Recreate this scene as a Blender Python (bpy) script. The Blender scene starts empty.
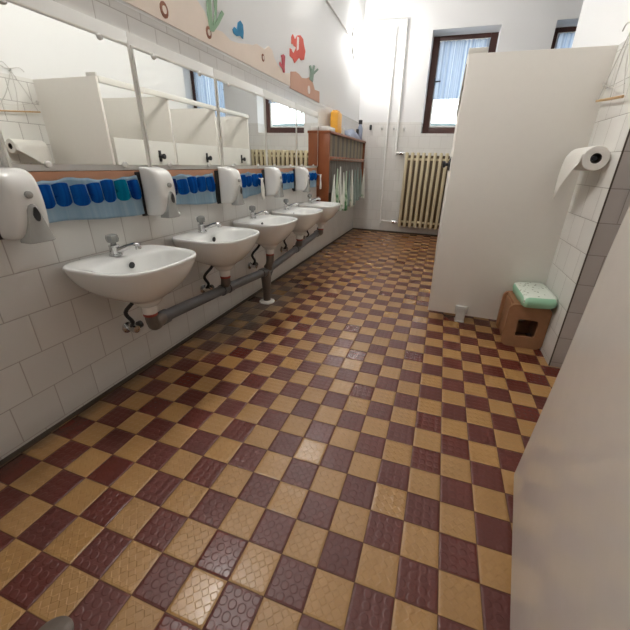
import bpy, bmesh, math, random
from mathutils import Vector, Matrix
random.seed(7)
S = 0.1035            # one floor tile in metres: every coordinate below is counted in floor tiles
COL = bpy.context.scene.collection
PI = math.pi
UL = -14.1            # left wall
VF = 47.4             # far wall
ZT = 15.0             # top of the wall tiling
ZC = 34.0             # ceiling

# ------------------------------------------------------------------ materials
def newmat(name):
    m = bpy.data.materials.new(name); m.use_nodes = True
    nt = m.node_tree; b = nt.nodes['Principled BSDF']
    return m, nt, b
def N(nt, typ, **kw):
    n = nt.nodes.new(typ)
    for k, v in kw.items():
        setattr(n, k, v)
    return n
def setin(nt, sock, v):
    if hasattr(v, 'is_linked') or isinstance(v, bpy.types.NodeSocket): nt.links.new(v, sock)
    else: sock.default_value = v
def M(nt, op, a, b=0.0, c=None, clamp=False):
    n = N(nt, 'ShaderNodeMath', operation=op); n.use_clamp = clamp
    setin(nt, n.inputs[0], a); setin(nt, n.inputs[1], b)
    if c is not None: setin(nt, n.inputs[2], c)
    return n.outputs[0]
def MIX(nt, f, a, b, blend='MIX'):
    n = N(nt, 'ShaderNodeMix', data_type='RGBA', blend_type=blend)
    setin(nt, n.inputs[0], f); setin(nt, n.inputs[6], a); setin(nt, n.inputs[7], b)
    return n.outputs[2]
def c4(c): return (c[0], c[1], c[2], 1)
def srgb(r, g, b):
    f = lambda x: (x/255/12.92) if x/255 <= 0.04045 else ((x/255+0.055)/1.055)**2.4
    return (f(r), f(g), f(b))
def mat(name, col, rough=.5, metal=0, noise=.06, scale=12, bump=0, spec=.5, **kw):
    m, nt, b = newmat(name)
    tc = N(nt, 'ShaderNodeTexCoord'); no = N(nt, 'ShaderNodeTexNoise')
    no.inputs['Scale'].default_value = scale; no.inputs['Detail'].default_value = 4
    nt.links.new(tc.outputs['Object'], no.inputs['Vector'])
    d = tuple(max(0, x*(1-noise*2)) for x in col)
    l = tuple(min(1, x*(1+noise)) for x in col)
    nt.links.new(MIX(nt, no.outputs['Fac'], c4(d), c4(l)), b.inputs['Base Color'])
    b.inputs['Roughness'].default_value = rough; b.inputs['Metallic'].default_value = metal
    b.inputs['Specular IOR Level'].default_value = spec
    if bump:
        bp = N(nt, 'ShaderNodeBump'); bp.inputs['Strength'].default_value = bump; bp.inputs['Distance'].default_value = .01
        nt.links.new(no.outputs['Fac'], bp.inputs['Height']); nt.links.new(bp.outputs[0], b.inputs['Normal'])
    for k, v in kw.items(): b.inputs[k].default_value = v
    return m

def tile_wall(name, axis, off, tile=(0.70,0.685,0.655), grout=(0.33,0.30,0.27), paint=(0.76,0.76,0.755), ztop=ZT, z0=0.27):
    """running-bond wall tiles up to ztop, plain paint above; axis 0: wall runs along x, 1: along y"""
    m, nt, b = newmat(name)
    tc = N(nt, 'ShaderNodeTexCoord'); sp = N(nt, 'ShaderNodeSeparateXYZ'); nt.links.new(tc.outputs['Object'], sp.inputs[0])
    P = 1.445*S
    h = M(nt, 'DIVIDE', M(nt, 'SUBTRACT', sp.outputs[axis], off*S), P)
    z = M(nt, 'DIVIDE', M(nt, 'SUBTRACT', sp.outputs[2], z0*S), P)
    row = M(nt, 'FLOOR', z)
    h2 = M(nt, 'ADD', h, M(nt, 'MULTIPLY', M(nt, 'FLOORED_MODULO', row, 2.0), 0.5))
    fh = M(nt, 'FRACT', h2); fz = M(nt, 'FRACT', z); colm = M(nt, 'FLOOR', h2)
    eh = M(nt, 'MINIMUM', fh, M(nt, 'SUBTRACT', 1.0, fh)); ez = M(nt, 'MINIMUM', fz, M(nt, 'SUBTRACT', 1.0, fz))
    e = M(nt, 'MINIMUM', eh, ez)
    g = M(nt, 'SUBTRACT', 1.0, M(nt, 'DIVIDE', e, 0.021, clamp=True))
    wn = N(nt, 'ShaderNodeTexWhiteNoise', noise_dimensions='2D'); cb = N(nt, 'ShaderNodeCombineXYZ')
    nt.links.new(colm, cb.inputs[0]); nt.links.new(row, cb.inputs[1]); nt.links.new(cb.outputs[0], wn.inputs['Vector'])
    no = N(nt, 'ShaderNodeTexNoise'); no.inputs['Scale'].default_value = 3; no.inputs['Detail'].default_value = 5
    nt.links.new(tc.outputs['Object'], no.inputs['Vector'])
    v = M(nt, 'ADD', M(nt, 'MULTIPLY', wn.outputs['Value'], 0.09), M(nt, 'MULTIPLY', no.outputs['Fac'], 0.12))
    tcol = MIX(nt, v, c4(tile), c4(tuple(x*0.45 for x in tile)))
    tg = MIX(nt, g, tcol, c4(grout))
    # grime: worn joint at the floor
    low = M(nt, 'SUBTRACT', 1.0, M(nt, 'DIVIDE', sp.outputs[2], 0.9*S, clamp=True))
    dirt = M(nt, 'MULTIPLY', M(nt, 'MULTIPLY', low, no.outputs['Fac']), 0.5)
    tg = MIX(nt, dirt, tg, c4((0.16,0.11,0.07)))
    up = M(nt, 'GREATER_THAN', sp.outputs[2], ztop*S)
    no2 = N(nt, 'ShaderNodeTexNoise'); no2.inputs['Scale'].default_value = 60
    nt.links.new(tc.outputs['Object'], no2.inputs['Vector'])
    nt.links.new(MIX(nt, up, tg, c4(paint)), b.inputs['Base Color'])
    r = M(nt, 'ADD', M(nt, 'MULTIPLY', M(nt, 'MAXIMUM', up, g), 0.45), 0.22)
    nt.links.new(r, b.inputs['Roughness'])
    # each tile bulges a little; paint is a little rough
    bul = M(nt, 'MULTIPLY', M(nt, 'POWER', M(nt, 'DIVIDE', e, 0.09, clamp=True), 0.6), M(nt, 'SUBTRACT', 1.0, up))
    hh = M(nt, 'ADD', bul, M(nt, 'MULTIPLY', no2.outputs['Fac'], 0.12))
    bp = N(nt, 'ShaderNodeBump'); bp.inputs['Strength'].default_value = .35; bp.inputs['Distance'].default_value = .0025
    nt.links.new(hh, bp.inputs['Height']); nt.links.new(bp.outputs[0], b.inputs['Normal'])
    return m

def floor_mat():
    m, nt, b = newmat('checker_floor_tiles')
    tc = N(nt, 'ShaderNodeTexCoord'); sp = N(nt, 'ShaderNodeSeparateXYZ'); nt.links.new(tc.outputs['Object'], sp.inputs[0])
    x = M(nt, 'DIVIDE', sp.outputs[0], S); y = M(nt, 'DIVIDE', sp.outputs[1], S)
    ix = M(nt, 'FLOOR', x); iy = M(nt, 'FLOOR', y); fx = M(nt, 'FRACT', x); fy = M(nt, 'FRACT', y)
    par = M(nt, 'FLOORED_MODULO', M(nt, 'ADD', ix, iy), 2.0)       # 1 = dark red
    cb = N(nt, 'ShaderNodeCombineXYZ'); nt.links.new(ix, cb.inputs[0]); nt.links.new(iy, cb.inputs[1])
    wn = N(nt, 'ShaderNodeTexWhiteNoise', noise_dimensions='2D'); nt.links.new(cb.outputs[0], wn.inputs['Vector'])
    no = N(nt, 'ShaderNodeTexNoise'); no.inputs['Scale'].default_value = 9; no.inputs['Detail'].default_value = 6
    nt.links.new(tc.outputs['Object'], no.inputs['Vector'])
    nf = N(nt, 'ShaderNodeTexNoise'); nf.inputs['Scale'].default_value = 110; nf.inputs['Detail'].default_value = 3
    nt.links.new(tc.outputs['Object'], nf.inputs['Vector'])
    var = M(nt, 'ADD', M(nt, 'MULTIPLY', wn.outputs['Value'], 0.5), M(nt, 'MULTIPLY', no.outputs['Fac'], 0.5))
    tan = MIX(nt, var, c4(srgb(174,133,82)), c4(srgb(154,116,69)))
    red = MIX(nt, var, c4(srgb(100,42,33)), c4(srgb(82,33,27)))
    col = MIX(nt, par, tan, red)
    col = MIX(nt, M(nt, 'MULTIPLY', nf.outputs['Fac'], 0.16), col, c4((0.06,0.035,0.025)))
    e = M(nt, 'MINIMUM', M(nt, 'MINIMUM', fx, M(nt, 'SUBTRACT', 1.0, fx)), M(nt, 'MINIMUM', fy, M(nt, 'SUBTRACT', 1.0, fy)))
    g = M(nt, 'SUBTRACT', 1.0, M(nt, 'DIVIDE', e, 0.021, clamp=True))
    col = MIX(nt, M(nt, 'MULTIPLY', g, .8), col, c4((0.075,0.045,0.028)))
    # grey lime film on the tiles round the drain stack and along the foot of the sink wall
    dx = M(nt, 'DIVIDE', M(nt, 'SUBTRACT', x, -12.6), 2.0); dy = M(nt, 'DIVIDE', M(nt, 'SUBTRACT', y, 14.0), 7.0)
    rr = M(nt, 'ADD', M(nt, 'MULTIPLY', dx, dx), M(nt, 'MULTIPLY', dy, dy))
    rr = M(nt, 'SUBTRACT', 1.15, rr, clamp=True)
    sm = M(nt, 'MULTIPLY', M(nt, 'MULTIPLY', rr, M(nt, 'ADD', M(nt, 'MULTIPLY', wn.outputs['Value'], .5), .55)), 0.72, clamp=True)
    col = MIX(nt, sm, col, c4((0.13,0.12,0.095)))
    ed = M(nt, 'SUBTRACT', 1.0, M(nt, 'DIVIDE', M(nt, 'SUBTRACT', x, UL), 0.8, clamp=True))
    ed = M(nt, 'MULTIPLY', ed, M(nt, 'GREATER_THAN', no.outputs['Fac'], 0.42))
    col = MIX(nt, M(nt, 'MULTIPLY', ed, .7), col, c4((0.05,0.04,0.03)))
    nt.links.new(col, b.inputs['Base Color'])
    # studs: 4 x 4 round ones on red tiles, small diamonds on tan tiles
    sx = M(nt, 'SUBTRACT', M(nt, 'FRACT', M(nt, 'MULTIPLY', fx, 4.0)), .5); sy = M(nt, 'SUBTRACT', M(nt, 'FRACT', M(nt, 'MULTIPLY', fy, 4.0)), .5)
    rad = M(nt, 'SQRT', M(nt, 'ADD', M(nt, 'MULTIPLY', sx, sx), M(nt, 'MULTIPLY', sy, sy)))
    stud = M(nt, 'DIVIDE', M(nt, 'SUBTRACT', 0.43, rad), 0.10, clamp=True)
    dm = M(nt, 'ADD', M(nt, 'ABSOLUTE', sx), M(nt, 'ABSOLUTE', sy))
    dia = M(nt, 'DIVIDE', M(nt, 'SUBTRACT', 0.47, dm), 0.10, clamp=True)
    h = M(nt, 'ADD', M(nt, 'MULTIPLY', stud, par), M(nt, 'MULTIPLY', dia, M(nt, 'SUBTRACT', 1.0, par)))
    h = M(nt, 'ADD', M(nt, 'MULTIPLY', h, 0.5), M(nt, 'DIVIDE', e, 0.06, clamp=True))
    h = M(nt, 'ADD', h, M(nt, 'MULTIPLY', no.outputs['Fac'], 0.25))
    bp = N(nt, 'ShaderNodeBump'); bp.inputs['Strength'].default_value = .5; bp.inputs['Distance'].default_value = .0026
    nt.links.new(h, bp.inputs['Height']); nt.links.new(bp.outputs[0], b.inputs['Normal'])
    # every tile lies at a slightly different gloss
    nt.links.new(M(nt, 'ADD', M(nt, 'MULTIPLY', wn.outputs['Value'], 0.18), M(nt, 'ADD', M(nt, 'MULTIPLY', g, .3), 0.24)), b.inputs['Roughness'])
    nt.links.new(M(nt, 'MULTIPLY', M(nt, 'SUBTRACT', 1.0, g), 0.5), b.inputs['Specular IOR Level'])
    return m

m_floor = floor_mat()
m_wl = tile_wall('sink_wall_tiles', 1, 0.22)
m_wf = tile_wall('far_wall_tiles', 0, -14.1, grout=(0.46,0.44,0.41), paint=(0.70,0.70,0.70))
m_wr = tile_wall('stall_side_wall_tiles', 1, 13.1, tile=(0.82,0.81,0.77), grout=(0.2,0.18,0.15), paint=(0.82,0.82,0.81))
m_grey = tile_wall('grey_jamb_tiles', 0, 5.4, tile=(0.50,0.455,0.42), grout=(0.2,0.17,0.15))
m_paint = mat('white_wall_paint', (0.76,0.76,0.755), .8, noise=.02, bump=.1, scale=30)
m_board = mat('cream_laminate', srgb(226,222,214), .3, noise=.012, scale=25)
m_gloss = mat('glossy_cream_laminate', srgb(204,197,188), .08, noise=.02, scale=25, spec=.7)
m_edge = mat('pale_board_edge', srgb(222,220,212), .4, noise=.01)
m_alu = mat('dull_aluminium', srgb(205,205,202), .35, .3)
m_ceramic = mat('white_ceramic', srgb(228,229,226), .09, noise=.01, spec=.6)
m_chrome = mat('chrome', (0.62,0.62,0.62), .14, 1, noise=.04)
m_black = mat('black_rubber', (0.012,0.012,0.014), .45)
m_pipe = mat('grey_plastic_pipe', srgb(98,97,98), .42, noise=.12, bump=.2)
m_oldpipe = mat('aged_drain_plastic', srgb(108,96,86), .5, noise=.25, bump=.3)
m_whiteplas = mat('white_plastic', srgb(228,227,223), .22, noise=.01)
m_greyplas = mat('translucent_grey_plastic', srgb(166,166,162), .25)
m_darkplas = mat('dark_grey_plastic', srgb(48,48,50), .35)
m_knob = mat('clear_acrylic_knob', srgb(176,178,176), .08, noise=.03, spec=.9, **{'Transmission Weight': .5})
m_redseal = mat('red_rubber_seal', srgb(150,60,45), .6)
m_wood = mat('orange_wood_laminate', srgb(142,78,40), .4, noise=.12, scale=5)
m_rail = mat('peach_wood_board', srgb(196,142,110), .5, noise=.08)
m_frame = mat('white_mirror_frame', srgb(226,225,221), .4, noise=.02)
m_trim = mat('dark_grey_brown_joint', srgb(76,66,56), .8)
m_dkwood = mat('dark_brown_window_wood', srgb(74,40,32), .45, noise=.15)
m_rad = mat('cream_radiator_enamel', srgb(206,193,160), .35, noise=.03)
m_radin = mat('radiator_gap_shade', srgb(92,74,48), .45, noise=.05)  # webs coloured dark to paint in the shade between the ribs
m_stool = mat('fibreboard_brown', srgb(160,116,82), .55, noise=.1, scale=30)
m_pip = mat('white_pipe_enamel', srgb(240,239,236), .35, noise=.01)
m_card = mat('peach_card', srgb(238,224,211), .85, noise=.04, scale=8)
m_card2 = mat('brown_card', srgb(208,166,146), .85, noise=.05, scale=8)
m_leaf = mat('pale_green_paint', srgb(150,180,150), .8, noise=.1)
m_blue = mat('blue_paint', srgb(40,130,175), .7, noise=.15, scale=60)
m_red = mat('red_orange_paint', srgb(214,88,72), .7, noise=.1)
m_coral = mat('raspberry_paint', srgb(190,80,90), .7, noise=.1)
m_white = mat('white_paint_mark', srgb(235,225,220), .8)
m_shell = mat('shell_brown_paint', srgb(150,100,78), .8)
m_teal = mat('grey_green_paint', srgb(138,160,146), .8)
m_paper = mat('tissue_paper', srgb(236,233,226), .95, noise=.02, bump=.1, scale=80)
m_cardtube = mat('grey_card_tube', srgb(70,62,56), .9)
m_cord = mat('grey_white_cord', srgb(205,202,196), .8)
m_rod = mat('bamboo_rod', srgb(196,160,112), .6, noise=.1)
m_yellow = mat('yellow_orange_plastic', srgb(240,176,60), .4)
m_bluegrey = mat('blue_grey_cloth', srgb(150,158,176), .9, bump=.3)
def print_mat(name, a, b_, lo):
    m, nt, b = newmat(name)
    tc = N(nt, 'ShaderNodeTexCoord'); no = N(nt, 'ShaderNodeTexNoise'); no.inputs['Scale'].default_value = 16; no.inputs['Detail'].default_value = 3
    nt.links.new(tc.outputs['Object'], no.inputs['Vector'])
    sp = N(nt, 'ShaderNodeSeparateXYZ'); nt.links.new(tc.outputs['Object'], sp.inputs[0])
    hem = M(nt, 'MULTIPLY', M(nt, 'SUBTRACT', 0, sp.outputs[2]), .9)          # the print gets denser towards the hem
    f = M(nt, 'MULTIPLY', M(nt, 'SUBTRACT', M(nt, 'ADD', no.outputs['Fac'], hem), lo), 6, clamp=True)
    nt.links.new(MIX(nt, f, c4(a), c4(b_)), b.inputs['Base Color']); b.inputs['Roughness'].default_value = .95
    return m
m_towel1 = print_mat('white_towel_with_green_print', srgb(228,231,222), srgb(104,152,106), .92)
m_towel2 = print_mat('green_printed_towel', srgb(196,214,190), srgb(92,144,96), .72)
m_towel3 = mat('grey_green_terry', srgb(150,165,158), .95, noise=.1, bump=.4, scale=60)
m_slat = mat('grey_divider_board', srgb(158,154,146), .6)
m_slatd = mat('dark_grey_back_board', srgb(92,90,84), .7)
m_slat2 = mat('pale_divider_board', srgb(196,184,160), .6)
m_hill = mat('bare_hedge', srgb(90,105,105), .9, noise=.3)

def cloth_mat(name, col, tr=.5, ax=0, stripes=0.0, col2=None):
    m, nt, b = newmat(name); nt.nodes.remove(b)
    out = nt.nodes['Material Output']
    tc = N(nt, 'ShaderNodeTexCoord'); sp = N(nt, 'ShaderNodeSeparateXYZ'); nt.links.new(tc.outputs['Object'], sp.inputs[0])
    no = N(nt, 'ShaderNodeTexNoise', noise_dimensions='1D'); no.inputs['Scale'].default_value = 40
    nt.links.new(sp.outputs[ax], no.inputs['W'])
    cc = MIX(nt, M(nt, 'MULTIPLY', M(nt, 'SUBTRACT', no.outputs['Fac'], .35, clamp=True), stripes, clamp=True), c4(col), c4(col2 or col))
    d = N(nt, 'ShaderNodeBsdfDiffuse'); t = N(nt, 'ShaderNodeBsdfTranslucent'); mx = N(nt, 'ShaderNodeMixShader')
    nt.links.new(cc, d.inputs[0]); nt.links.new(cc, t.inputs[0]); mx.inputs[0].default_value = tr
    nt.links.new(d.outputs[0], mx.inputs[1]); nt.links.new(t.outputs[0], mx.inputs[2]); nt.links.new(mx.outputs[0], out.inputs[0])
    return m
m_curtain = cloth_mat('blue_white_net_curtain', srgb(140,154,176), .6, 0, 2.2, srgb(204,210,218))
m_gauze = cloth_mat('pale_blue_pocket_cloth', srgb(146,174,194), .3, 1, 1.6, srgb(172,192,204))
m_pock = cloth_mat('royal_blue_pocket', srgb(20,84,158), .1, 1, 2.5, srgb(12,50,120))
m_pockt = cloth_mat('teal_pocket', srgb(14,120,150), .1, 1, 1.0, srgb(12,90,130))
m_pockd = cloth_mat('navy_pocket', srgb(14,34,84), .1, 1, 1.0, srgb(8,20,60))

def glass_mat():
    m, nt, b = newmat('window_glass'); nt.nodes.remove(b); out = nt.nodes['Material Output']
    t = N(nt, 'ShaderNodeBsdfTransparent'); g = N(nt, 'ShaderNodeBsdfGlossy'); g.inputs['Roughness'].default_value = .02
    t.inputs[0].default_value = (0.95,0.98,0.99,1)
    mx = N(nt, 'ShaderNodeMixShader'); mx.inputs[0].default_value = .06
    nt.links.new(t.outputs[0], mx.inputs[1]); nt.links.new(g.outputs[0], mx.inputs[2]); nt.links.new(mx.outputs[0], out.inputs[0])
    return m
m_glass = glass_mat()
def mirror_mat():
    m, nt, b = newmat('silvered_mirror')
    tc = N(nt, 'ShaderNodeTexCoord'); no = N(nt, 'ShaderNodeTexNoise'); no.inputs['Scale'].default_value = 2
    nt.links.new(tc.outputs['Object'], no.inputs['Vector'])
    nt.links.new(MIX(nt, no.outputs['Fac'], (0.86,0.875,0.85,1), (0.89,0.90,0.88,1)), b.inputs['Base Color'])
    b.inputs['Metallic'].default_value = 1; b.inputs['Roughness'].default_value = .015
    return m
m_mirror = mirror_mat()
def emis(name, col, st):
    m, nt, b = newmat(name)
    b.inputs['Base Color'].default_value = c4(col); b.inputs['Emission Color'].default_value = c4(col)
    b.inputs['Emission Strength'].default_value = st
    return m
m_lamp = emis('lit_opal_lamp_glass', (1.0,0.98,0.95), 17.0)
m_lampn = emis('lit_opal_lamp_glass_warm', (1.0,0.965,0.92), 34.0)
m_lampm = emis('lit_opal_lamp_glass_middle', (1.0,0.975,0.94), 27.0)
def pack_mat():
    m, nt, b = newmat('printed_green_wrapper')
    tc = N(nt, 'ShaderNodeTexCoord'); vo = N(nt, 'ShaderNodeTexVoronoi'); vo.inputs['Scale'].default_value = 38
    nt.links.new(tc.outputs['Object'], vo.inputs['Vector'])
    d = M(nt, 'LESS_THAN', vo.outputs['Distance'], 0.22)
    sp = N(nt, 'ShaderNodeSeparateXYZ'); nt.links.new(tc.outputs['Object'], sp.inputs[0])
    top = M(nt, 'GREATER_THAN', sp.outputs[2], 0.030)
    inx = M(nt, 'MULTIPLY', M(nt, 'LESS_THAN', M(nt, 'ABSOLUTE', sp.outputs[0]), 0.082), M(nt, 'LESS_THAN', M(nt, 'ABSOLUTE', sp.outputs[1]), 0.140))
    white = M(nt, 'MULTIPLY', top, inx)
    base = MIX(nt, white, c4(srgb(160,210,178)), c4(srgb(228,236,224)))
    nt.links.new(MIX(nt, M(nt, 'MULTIPLY', d, M(nt, 'MULTIPLY', white, .75)), base, c4(srgb(110,120,92))), b.inputs['Base Color'])
    b.inputs['Roughness'].default_value = .25
    return m
m_pack = pack_mat()

# ------------------------------------------------------------------ mesh helpers (tile units)
class MB:
    def __init__(s, o=(0,0,0)): s.bm = bmesh.new(); s.o = Vector(o)
    def _v(s, p): return s.bm.verts.new(Vector(p) - s.o)
    def box(s, a, b, bev=0, seg=2):
        a = Vector(a); b = Vector(b)
        r = bmesh.ops.create_cube(s.bm, size=1)
        vs = r['verts']
        for v in vs: v.co = Vector(((a[i]+b[i])/2 + v.co[i]*(b[i]-a[i])) for i in range(3)) - s.o
        if bev:
            es = list({e for v in vs for e in v.link_edges})
            bmesh.ops.bevel(s.bm, geom=es, offset=bev, segments=seg, affect='EDGES', profile=.5, clamp_overlap=True)
        return s
    def rings(s, rings, cap0=True, cap1=True, closed=True):
        R = [[s._v(p) for p in r] for r in rings]
        n = len(R[0])
        for i in range(len(R)-1):
            for j in range(n if closed else n-1):
                k = (j+1) % n
                try: s.bm.faces.new((R[i][j], R[i][k], R[i+1][k], R[i+1][j]))
                except ValueError: pass
        if cap0 and closed: s.bm.faces.new(list(reversed(R[0])))
        if cap1 and closed: s.bm.faces.new(R[-1])
        return s
    def lathe(s, prof, c=(0,0,0), ax='z', n=20):
        c = Vector(c); rings = []
        for r, h in prof:
            ring = []
            for k in range(n):
                t = 2*PI*k/n
                p = {'z':(r*math.cos(t), r*math.sin(t), h), 'y':(r*math.sin(t), h, r*math.cos(t)), 'x':(h, r*math.cos(t), r*math.sin(t))}[ax]
                ring.append(c+Vector(p))
            rings.append(ring)
        return s.rings(rings)
    def tube(s, pts, r, n=10, sub=0):
        P = [Vector(p) for p in pts]
        if sub:                                     # Catmull-Rom through the points
            Q = []
            for i in range(len(P)-1):
                p0 = P[max(i-1,0)]; p1 = P[i]; p2 = P[i+1]; p3 = P[min(i+2,len(P)-1)]
                for k in range(sub):
                    t = k/sub
                    Q.append(.5*((2*p1)+(p2-p0)*t+(2*p0-5*p1+4*p2-p3)*t*t+(3*p1-p0-3*p2+p3)*t**3))
            Q.append(P[-1]); P = Q
        rr = r if isinstance(r, (list,tuple)) else [r]*len(P)
        if len(rr) != len(P): rr = [rr[min(len(rr)-1, int(i*len(rr)/len(P)))] for i in range(len(P))]
        rings = []; nrm = None
        for i, p in enumerate(P):
            t = (P[min(i+1,len(P)-1)]-P[max(i-1,0)]).normalized()
            if nrm is None:
                nrm = t.orthogonal().normalized()
            nrm = (nrm - t*nrm.dot(t)).normalized(); bn = t.cross(nrm)
            rings.append([p+(nrm*math.cos(2*PI*k/n)+bn*math.sin(2*PI*k/n))*rr[i] for k in range(n)])
        return s.rings(rings)
    def prism(s, pts, d):                            # polygon extruded by vector d
        A = [s._v(p) for p in pts]; B = [s._v(Vector(p)+Vector(d)) for p in pts]
        n = len(A); s.bm.faces.new(A); s.bm.faces.new(list(reversed(B)))
        for i in range(n): s.bm.faces.new((A[i], B[i], B[(i+1)%n], A[(i+1)%n]))
        return s
    def grid(s, f, nu, nv, thick=None):
        V = [[s._v(f(i/nu, j/nv)) for j in range(nv+1)] for i in range(nu+1)]
        for i in range(nu):
            for j in range(nv): s.bm.faces.new((V[i][j], V[i+1][j], V[i+1][j+1], V[i][j+1]))
        return s
    def build(s, name, m, parent=None, smooth=True, ang=35, kind=None, loc=None):
        bm = s.bm
        bmesh.ops.recalc_face_normals(bm, faces=bm.faces)
        bmesh.ops.scale(bm, vec=(S,S,S), verts=bm.verts)
        me = bpy.data.meshes.new(name); bm.to_mesh(me); bm.free()
        if isinstance(m, (list,tuple)):
            for q in m: me.materials.append(q)
        else: me.materials.append(m)
        o = bpy.data.objects.new(name, me); COL.objects.link(o)
        if smooth:
            for p in me.polygons: p.use_smooth = True
            me.set_sharp_from_angle(angle=math.radians(ang))
        if parent: o.parent = parent
        else: o.location = s.o*S
        if kind: o['kind'] = kind
        return o
def tag(o, label, cat, group=None):
    o['label'] = label; o['category'] = cat
    if group: o['group'] = group
    return o
def empty(name, loc, label, cat, group=None):
    o = bpy.data.objects.new(name, None); COL.objects.link(o); o.location = Vector(loc)*S
    o.empty_display_size = .05
    return tag(o, label, cat, group)
def copy_tree(o, parent=None):
    c = o.copy(); COL.objects.link(c)
    if parent: c.parent = parent
    for ch in list(o.children): copy_tree(ch, c)
    return c
def solid(o, t):
    md = o.modifiers.new('thick', 'SOLIDIFY'); md.thickness = t*S; md.offset = 0; return o

# ------------------------------------------------------------------ the room
U0, U1, V0 = UL, 18.0, -14.0
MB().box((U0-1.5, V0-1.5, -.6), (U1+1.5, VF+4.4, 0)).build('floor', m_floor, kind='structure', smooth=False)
MB().box((U0-1.5, V0-1.5, ZC), (U1+1.5, VF+4.4, ZC+1)).build('ceiling', m_paint, kind='structure', smooth=False)
MB().box((U0-1.5, V0-1.5, 0), (U0, VF+4.4, ZC)).build('wall_left', m_wl, kind='structure', smooth=False)
MB().box((U0, V0-1.5, 0), (U1+1.5, V0, ZC)).build('wall_back', m_paint, kind='structure', smooth=False)
MB().box((U1, V0, 0), (U1+1.5, VF+4.4, ZC)).build('wall_right', m_paint, kind='structure', smooth=False)
# far wall with two window openings
W1 = (-5.35, 2.4); W2 = (8.05, 15.8); WZ = (13.65, 24.98)
w = MB()
for a, b in ((U0, W1[0]), (W1[1], W2[0]), (W2[1], U1)): w.box((a, VF, 0), (b, VF+4.4, ZC))
for a, b in (W1, W2):
    w.box((a, VF, 0), (b, VF+4.4, WZ[0])); w.box((a, VF, WZ[1]), (b, VF+4.4, ZC))
w.build('wall_far', m_wf, kind='structure', smooth=False)
# tiled wall end beside the stalls, its grey jamb and the wall behind the stalls
MB().box((5.4, 13.16, 0), (U1, 17.2, ZC)).build('wall_stall_side', m_wr, kind='structure', smooth=False)
MB().box((5.46, 13.08, 0), (U1, 13.16, ZC)).build('wall_jamb_face', m_grey, kind='structure', smooth=False)
MB().box((5.41, 13.10, 0), (5.46, 13.16, ZC)).build('trim_1', m_trim, kind='structure', smooth=False)
MB().box((8.2, 17.2, 0), (9.6, 38.6, ZC)).build('wall_stall_back', m_wr, kind='structure', smooth=False)

MB().box((U0, VF-.12, 0), (U1, VF, .2)).build('baseboard_far', m_trim, kind='structure', smooth=False)
MB().box((U0, V0, 0), (U0+.05, VF-.12, .16)).build('baseboard_left', m_trim, kind='structure', smooth=False)
# windows
def window(n, a, b):
    V = VF+2.5
    f = MB()
    t = .85
    f.box((a, V, WZ[0]), (a+t, V+.7, WZ[1]), .05).box((b-t, V, WZ[0]), (b, V+.7, WZ[1]), .05)
    f.box((a+t, V, WZ[0]), (b-t, V+.7, WZ[0]+.95), .05).box((a+t, V, WZ[1]-.55), (b-t, V+.7, WZ[1]), .05)
    fr = f.build('window_%d' % n, m_dkwood, kind='structure')
    s = MB(); i0, i1, z0, z1 = a+t, b-t, WZ[0]+.95, WZ[1]-.55
    s.box((i0, V+.1, z0), (i0+.18, V+.6, z1), .03).box((i1-.18, V+.1, z0), (i1, V+.6, z1), .03)
    s.box((i0+.18, V+.1, z0), (i1-.18, V+.6, z0+.22), .03).box((i0+.18, V+.1, z1-.18), (i1-.18, V+.6, z1), .03)
    s.build('window_sash', m_frame, fr).location = (0,0,0)
    MB().box((i0+.18, V+.32, z0+.22), (i1-.18, V+.38, z1-.18)).build('window_pane', m_glass, fr, smooth=False)
    h = MB().box((a+t-.12, V-.12, 19.6), (a+t+.08, V, 20.4), .03); h.tube([(a+t, V-.2, 20.0), (a+t+.75, V-.24, 20.02)], .09)
    h.tube([(a+t, V, 20.0), (a+t, V-.22, 20.0)], .07); h.build('window_handle', m_darkplas, fr)
    return fr
window(1, *W1); window(2, *W2)
def curtain(a, b, z0, z1, label):
    o = (a+.95, VF+2.35, z1)
    m_ = MB(o)
    m_.grid(lambda i, j: (a+.9+(b-a-1.8)*i, VF+2.26+.07*math.sin(i*62)+.03*math.sin(i*23+1), z1-(z1-z0)*j), 120, 8)
    c = m_.build('window_curtain', m_curtain)
    tag(c, label, 'curtain', 'net curtains in the windows')
    r = MB(o).tube([(a+.85, VF+2.35, z1+.02), (b-.85, VF+2.35, z1+.02)], .07).build('curtain_rail', m_frame, c)
curtain(W1[0], W1[1], 17.95, 24.35, 'blue and white striped half curtain in the window above the radiator')
curtain(W2[0], W2[1], 15.0, 24.35, 'full length blue net curtain in the right window, mostly behind the stalls')
# outside: a low bare hedge on rising ground
rg = random.Random(3)
hv = MB((0, 90, 0)); top = [(-90+i*2.0, 90, 18.9+rg.random()*.25+math.sin(i*.5)*.12) for i in range(91)]
hv.prism([(-90, 90, -20)] + top + [(90, 90, -20)], (0, 6, 0)); tag(hv.build('garden_hedge', m_hill, smooth=False), 'low grey-green hedge outside, seen at the foot of the window glass', 'hedge')

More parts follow.
